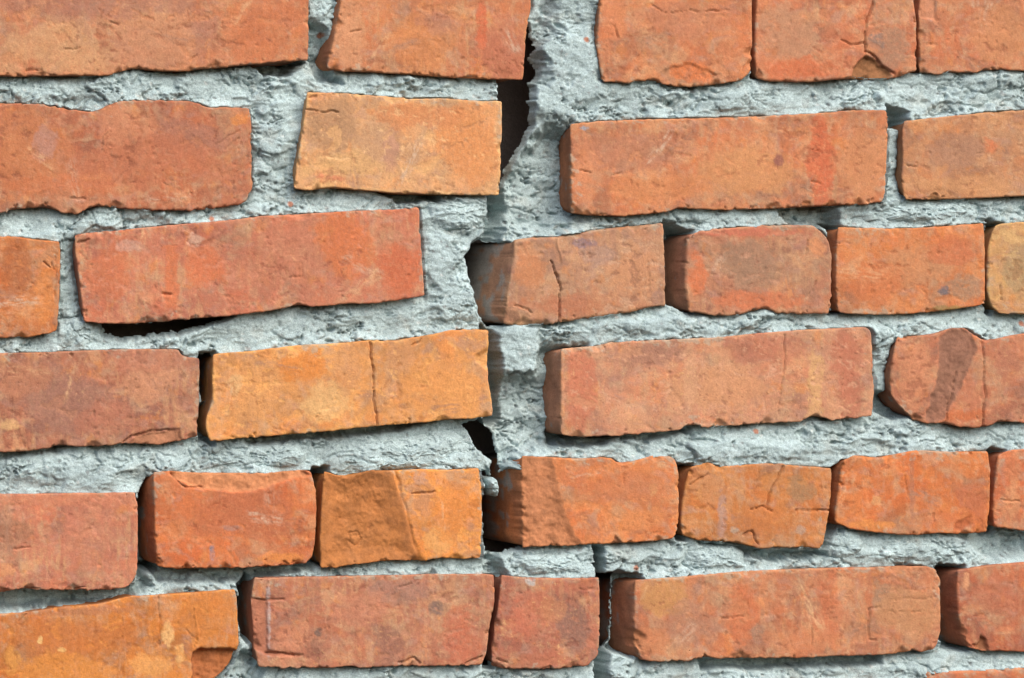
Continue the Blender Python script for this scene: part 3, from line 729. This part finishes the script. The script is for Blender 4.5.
# pebbles and crumbs
b1, b2, bid = worley(gu / 11 + .3 * fbm(gu / 6, gv / 6, 3) + 50, gv / 9 + .3 * fbm(gu / 6 + 3, gv / 6, 3))
dep -= (2.6 * (bid > .86) + 1.4 * (bid < .10)) * np.sqrt(np.clip(1 - (b1 / .42) ** 2, 0, 1)) * (.3 + .7 * rough_m)
h1, h2, hid = worley(wu / 21 + 3, wv / 15 + 4)
dep += 6.0 * (hid > .86) * np.sqrt(np.clip(1 - (h1 + .10 * fbm(gu / 4, gv / 4, 3)) / .20, 0, 1))

# hollows and the open crack: outline, depth in mm, softness in px
HOLLOWS = [
    ([(514,-60),(550,-60),(550,20),(546,60),(536,80),(526,86),(512,80)], 19, 12),
    ([(512,22),(533,22),(538,42),(534,58),(541,70),(536,84),(512,84)], 60, 2),
    ([(512,-60),(536,-60),(537,6),(532,16),(512,16)], 60, 2),
    ([(498,76),(524,76),(529,95),(533,110),(532,128),(525,145),(515,160),(509,182),(502,200),(494,200),(494,150)], 85, 2),
    ([(526,150),(545,132),(585,135),(585,215),(545,234),(508,236),(500,205),(508,180)], 27, 12),
    ([(462,262),(472,243),(482,234),(494,237),(508,242),(522,250),(522,325),(489,328),(476,312),(466,285)], 85, 2),
    ([(482,326),(495,336),(499,380),(502,422),(482,428)], 46, 5),
    ([(489,190),(505,190),(508,212),(500,237),(486,240)], 46, 5),
    ([(490,376),(535,374),(542,346),(582,346),(582,440),(520,450),(505,470),(492,440)], 26, 8),
    ([(462,422),(490,416),(500,440),(505,470),(497,482),(488,462),(476,445)], 80, 2),
    ([(482,466),(497,476),(508,468),(528,474),(528,546),(500,556),(484,552)], 60, 2),
    ([(484,552),(498,556),(506,578),(484,578)], 30, 4),
    ([(100,319),(140,321),(225,313),(238,313),(205,326),(165,334),(125,339),(106,336)], 75, 5),
    ([(248,60),(300,58),(303,64),(285,75),(262,74)], 36, 4),
    ([(308,20),(326,30),(330,70),(340,84),(318,80),(308,60)], 24, 4),
    ([(198,352),(214,352),(214,402),(200,404)], 70, 2),
    ([(196,404),(208,404),(212,444),(198,440)], 34, 3),
    ([(137,500),(147,478),(158,480),(160,570),(148,572),(136,580)], 48, 3),
    ([(312,468),(326,468),(324,565),(310,566)], 42, 3),
    ([(-60,588),(130,586),(142,576),(150,585),(125,600),(40,606),(-60,614)], 28, 4),
    ([(146,566),(200,564),(310,562),(312,568),(250,580),(160,582)], 24, 3),
    ([(237,585),(252,576),(254,640),(246,642),(238,620)], 46, 3),
    ([(376,190),(432,190),(440,200),(400,202)], 26, 3),
    ([(240,434),(330,427),(400,420),(440,418),(400,430),(330,437),(250,446)], 22, 3),
    ([(775,204),(832,202),(838,226),(790,226)], 26, 4),
    ([(664,222),(690,232),(692,312),(666,305)], 42, 3),
    ([(884,106),(905,112),(904,128),(888,128)], 32, 2),
    ([(826,224),(840,226),(840,314),(830,314)], 32, 2),
    ([(874,392),(893,392),(908,414),(890,418),(874,412)], 26, 3),
    ([(676,466),(692,466),(684,540),(676,540)], 42, 3),
    ([(822,470),(844,462),(838,525),(822,548)], 34, 3),
    ([(988,450),(1000,450),(996,530),(986,535)], 30, 3),
    ([(484,574),(502,574),(494,668),(482,668)], 60, 2),
    ([(590,540),(600,548),(604,578),(596,578)], 42, 2),
    ([(598,574),(638,574),(642,630),(634,655),(606,650)], 40, 3),
    ([(594,572),(619,572),(618,640),(609,653),(594,652)], 60, 2),
    ([(505,70),(532,70),(534,100),(505,104)], 60, 2),
    ([(596,640),(608,642),(604,690),(594,690)], 48, 3),
    ([(936,566),(960,566),(972,650),(940,648)], 44, 3),
    ([(696,542),(760,550),(820,550),(824,556),(770,560),(720,552)], 24, 3),
    ([(960,535),(1030,530),(1030,552),(985,556)], 20, 5),
    ([(590,430),(570,438),(640,434),(690,428),(690,432),(640,440)], 20, 3),
    ([(552,432),(620,434),(600,445),(556,446)], 26, 3),
    ([(240,650),(262,668),(256,700),(226,690)], 16, 5),
    ([(700,660),(760,658),(880,656),(880,664),(760,668),(700,668)], 24, 3),
    ([(0,448),(60,442),(60,450),(0,458)], 16, 3),
    ([(984,222),(998,224),(990,315),(984,312)], 30, 2),
    ([(752,-30),(758,-30),(758,78),(750,78)], 32, 2),
    ([(913,-30),(922,-30),(922,72),(914,72)], 32, 2),
]
smear = smooth(.0, .28, fbm(gu / 95 + 500, gv / 42, 3) + .04)      # trowelled patches
fade = 1 - .60 * smear
dep = macro + (dep - macro) * fade + smear * .35 * fbm(gu / 50 + .02 * gv, gv / 3.5, 3)
void = np.zeros(gu.shape, bool)
for pts, dmm, soft in HOLLOWS:
    p = np.array(pts, float)
    c0, c1 = np.searchsorted(ucoord, [p[:, 0].min() - 14, p[:, 0].max() + 14])
    r0, r1 = np.searchsorted(vcoord, [p[:, 1].min() - 14, p[:, 1].max() + 14])
    if c1 <= c0 or r1 <= r0: continue
    sl = (slice(r0, r1), slice(c0, c1))
    uu = gu[sl] + (2.5 + .35 * soft) * fbm(gu[sl] / 13, gv[sl] / 13 + 3, 5, .62); vv = gv[sl] + (2.5 + .35 * soft) * fbm(gu[sl] / 13 + 8, gv[sl] / 13, 5, .62)
    e = poly_sd(uu, vv, pts)
    k = smooth(-soft, soft, e)
    rest = dep[sl] - 7.5
    if dmm >= 50: void[sl] |= e > .8; dmm = 20; rest = rest * .2; dep[sl] = dep[sl] * (1 - k) + np.maximum(dep[sl] * .3 + 6, 9) * k
    dep[sl] = np.maximum(dep[sl], dep[sl] * (1 - k) + (dmm + rest * 1.2) * k)
# rounded bulges of squeezed-out cement: centre, radii, how far they come forward
for cx, cy, rx, ry, am in [(514,346,27,28,28),(552,104,30,24,9),(575,60,40,40,8),(545,50,14,16,14),(440,262,30,40,8),(455,300,30,30,7),(60,335,40,20,5),
                           (590,90,60,16,5),(720,96,80,16,3),(80,470,90,22,6),(270,130,24,50,5),(660,326,80,14,6),(740,450,80,14,8),(30,90,80,14,4)]:
    r = np.hypot((gu - cx) / rx, (gv - cy) / ry) + .25 * fbm(gu / 18, gv / 18, 3)
    dep -= am * smooth(1.05, .2, r)
dep = np.maximum(dep, 1.4 + .8 * fbm(gu / 9, gv / 7, 4, .65) + .5 * terr2)
dep = np.minimum(dep, 92)
ins = mask.copy(); ins[1:] &= mask[:-1]; ins[:-1] &= mask[1:]; ins[:, 1:] &= mask[:, :-1]; ins[:, :-1] &= mask[:, 1:]
dep = np.where(ins, np.maximum(dep, 15), dep)      # the bed passes behind the brick faces

mcol = np.empty(gu.shape + (3,))
mbase = np.array([.352, .444, .452])
tone = 1 + .13 * fbm(gu / 60 + 3, gv / 40, 3) + .13 * fbm(wu / 15, wv / 9, 4, .6)
mcol[:] = mbase * tone[..., None]
def mmix(m, c):
    m = np.clip(m, 0, 1)[..., None]
    mcol[:] = mcol * (1 - m) + np.array(c) * m
mmix(smooth(.15, .5, fbm(wu / 34 + 11, wv / 16, 4, .6)) * .5, (.46, .56, .57))
mmix(smooth(.2, .6, fbm(wu / 40 - 11, wv / 30, 4, .6)) * .35, (.215, .275, .285))
mmix(smooth(.32, .55, fbm(wu / 30 + 31, wv / 30, 3)) * .25, (.36, .36, .31))
mmix((pid > .93) * smooth(.3, .15, p1) * .7, (.17, .18, .18))
mmix((pid > .86) * (pid < .90) * smooth(.3, .15, p1) * .6, (.55, .58, .56))
redb = smooth(.34, .52, fbm(gu / 10 + 60, gv / 8, 4, .6)) * smooth(9, 2, np.minimum(dUp, dDn)) * .3
mmix(redb, lin((190, 120, 92), K))
c1_, c2_, cd_ = worley(gu / 17 + 5, gv / 17)
mmix((cd_ > .988) * smooth(.20, .12, c1_ + .05 * fbm(gu / 3, gv / 3, 2)) * .85, lin((200, 112, 80), K))

# leave out what lies well inside the bricks
inner = mask.copy()
for _ in range(6):
    e = inner.copy()
    e[1:] &= inner[:-1]; e[:-1] &= inner[1:]; e[:, 1:] &= inner[:, :-1]; e[:, :-1] &= inner[:, 1:]
    inner = e
hole = void[:-1, :-1] & void[1:, :-1] & void[:-1, 1:] & void[1:, 1:]      # broken through to the hollow behind
cell = ~hole & ~(inner[:-1, :-1] & inner[1:, :-1] & inner[:-1, 1:] & inner[1:, 1:])
grid = np.arange(nr * nc).reshape(nr, nc)
quads = np.c_[grid[:-1, :-1][cell], grid[1:, :-1][cell], grid[1:, 1:][cell], grid[:-1, 1:][cell]]
X, Z = to_wall(gu, gv, 0.010)
co = np.stack([X, dep * .001, Z], -1).reshape(-1, 3)
cc = mcol.reshape(-1, 3)
# skirt back to the core
lidx = np.r_[grid[0, :-1], grid[:-1, -1], grid[-1, ::-1][:-1], grid[::-1, 0][:-1]]
sk = co[lidx].copy(); sk[:, 1] = .105
quads = np.r_[quads, np.c_[lidx, len(co) + np.arange(len(lidx)), len(co) + (np.arange(len(lidx)) + 1) % len(lidx), np.roll(lidx, -1)]]
co = np.r_[co, sk]; cc = np.r_[cc, cc[lidx]]
used = np.zeros(len(co), bool); used[quads.ravel()] = True
remap = np.cumsum(used) - 1
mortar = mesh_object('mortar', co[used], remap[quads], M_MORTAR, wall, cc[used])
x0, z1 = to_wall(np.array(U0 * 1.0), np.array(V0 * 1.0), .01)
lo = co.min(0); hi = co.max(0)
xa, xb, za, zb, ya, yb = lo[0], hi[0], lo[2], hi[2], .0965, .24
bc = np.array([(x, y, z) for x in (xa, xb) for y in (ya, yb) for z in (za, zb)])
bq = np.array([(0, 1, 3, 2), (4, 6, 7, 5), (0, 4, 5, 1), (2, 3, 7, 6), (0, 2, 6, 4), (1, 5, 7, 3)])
core = mesh_object('wall_core', bc, bq, M_BRICK, wall, np.tile([.20, .17, .15], (8, 1)))  # dark tint puts the shade inside the crack into the core colour
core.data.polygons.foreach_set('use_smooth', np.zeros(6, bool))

# ------------------------------------------------------------------ loose lumps of mortar in the joints
LUMPS = [  # outline, depth of the rim (mm), rise (mm)
    ([(425,203),(445,199),(470,198),(489,199),(490,212),(484,223),(470,231),(452,232),(436,230),(425,221)], 13, 12),
    ([(425,236),(436,234),(444,238),(446,250),(436,260),(427,258)], 15, 10),
    ([(430,272),(445,257),(462,250),(468,262),(473,282),(480,308),(483,326),(462,326),(442,324),(428,303)], 14, 11),
    ([(326,452),(345,442),(400,434),(450,427),(464,430),(477,448),(494,461),(492,472),(470,468),(430,470),(395,471),(365,469),(348,477),(335,473),(327,463)], 15, 12),
    ([(202,449),(250,443),(298,440),(315,445),(318,459),(306,468),(270,470),(230,469),(200,463)], 14, 10),
    ([(489,479),(495,477),(499,486),(498,496),(492,496),(488,487)], 12, 9),
    ([(513,556),(540,552),(584,550),(591,560),(592,576),(560,578),(526,576)], 15, 11),
    ([(681,549),(700,544),(737,545),(746,553),(752,568),(735,573),(700,571),(682,566)], 14, 11),
    ([(828,541),(845,528),(858,531),(867,540),(863,555),(850,561),(835,560),(827,552)], 14, 11),
    ([(872,541),(900,538),(930,539),(950,538),(961,545),(964,558),(940,565),(900,564),(875,561)], 15, 10),
    ([(876,346),(886,339),(893,346),(890,360),(884,367),(877,362)], 16, 9),
    ([(852,213),(880,205),(930,201),(960,201),(982,203),(983,211),(966,217),(950,223),(900,223),(862,221)], 14, 10),
    ([(42,340),(60,327),(80,322),(98,328),(103,343),(94,350),(56,350)], 13, 9),
    ([(312,2),(322,-6),(334,0),(332,14),(326,24),(314,24)], 15, 9),
]
for li, (pts, rim, rise) in enumerate(LUMPS):
    if rise == 0: continue
    p = np.array(pts, float); cen = p.mean(0)
    per = np.hypot(*np.diff(np.r_[p, p[:1]], axis=0).T).sum()
    na = int(per / 1.2); nrg = int(max(10, np.hypot(*(p - cen).T).max() / 1.2))
    lp = resample(np.r_[p, p[:1]], par=np.arange(na) / na)
    lp = lp + np.c_[2.2 * fbm(lp[:, 0] / 9 + li * 7, lp[:, 1] / 9, 4, .6), 2.2 * fbm(lp[:, 0] / 9, lp[:, 1] / 9 + li * 7, 4, .6)]
    rr = np.linspace(0.02, 1, nrg)
    UU = cen[0] + rr[:, None] * (lp[None, :, 0] - cen[0]); VV = cen[1] + rr[:, None] * (lp[None, :, 1] - cen[1])
    R = np.repeat(rr[:, None], na, 1)
    a = UU + 4 * fbm(UU / 20, VV / 20, 2); bb = VV + 4 * fbm(UU / 20 + 5, VV / 20, 2)
    t1 = fbm(a / 30 + li, bb / 14, 4, .55) * 2.6; t1 = np.floor(t1) + smooth(.85, .98, t1 - np.floor(t1))
    y = rim - rise * (1 - R ** 4) ** .7 + (1.2 * t1 + 1.8 * fbm(UU / 26 + li, VV / 18, 3) + .5 * fbm(UU / 6, VV / 5, 4, .65)) * smooth(1, .8, R)
    q1, q2, qd = worley(UU / 5.5, VV / 4.8)
    y += 1.6 * (qd > .8) * np.sqrt(np.clip(1 - q1 / .34, 0, 1))
    X, Z = to_wall(UU, VV, .006)
    co = np.stack([X, y * .001, Z], -1).reshape(-1, 3)
    tn = 1.06 + .2 * fbm(UU / 30 + li, VV / 20, 3) + .2 * fbm(a / 9, bb / 5, 4, .6)
    cc = (mbase * tn[..., None]).reshape(-1, 3)
    last = co[-na:].copy()
    ex = [co]; ec = [cc]
    for d in (4, 12, 26):
        s_ = last.copy(); s_[:, 1] += d * .001; ex.append(s_); ec.append(cc[-na:])
    c0 = np.array([[co[:na, 0].mean(), co[:na, 1].mean(), co[:na, 2].mean()]])
    co = np.concatenate(ex + [c0]); cc = np.concatenate(ec + [cc[:1]])
    rows = nrg + 3
    g = np.arange(rows * na).reshape(rows, na); g2 = np.roll(g, -1, 1)
    quads = np.c_[g[:-1].ravel(), g[1:].ravel(), g2[1:].ravel(), g2[:-1].ravel()]
    tris = np.c_[np.full(na, rows * na), g[0], g2[0]]
    mesh_object('mortar_lump', co, quads, M_MORTAR, wall, cc, tris)
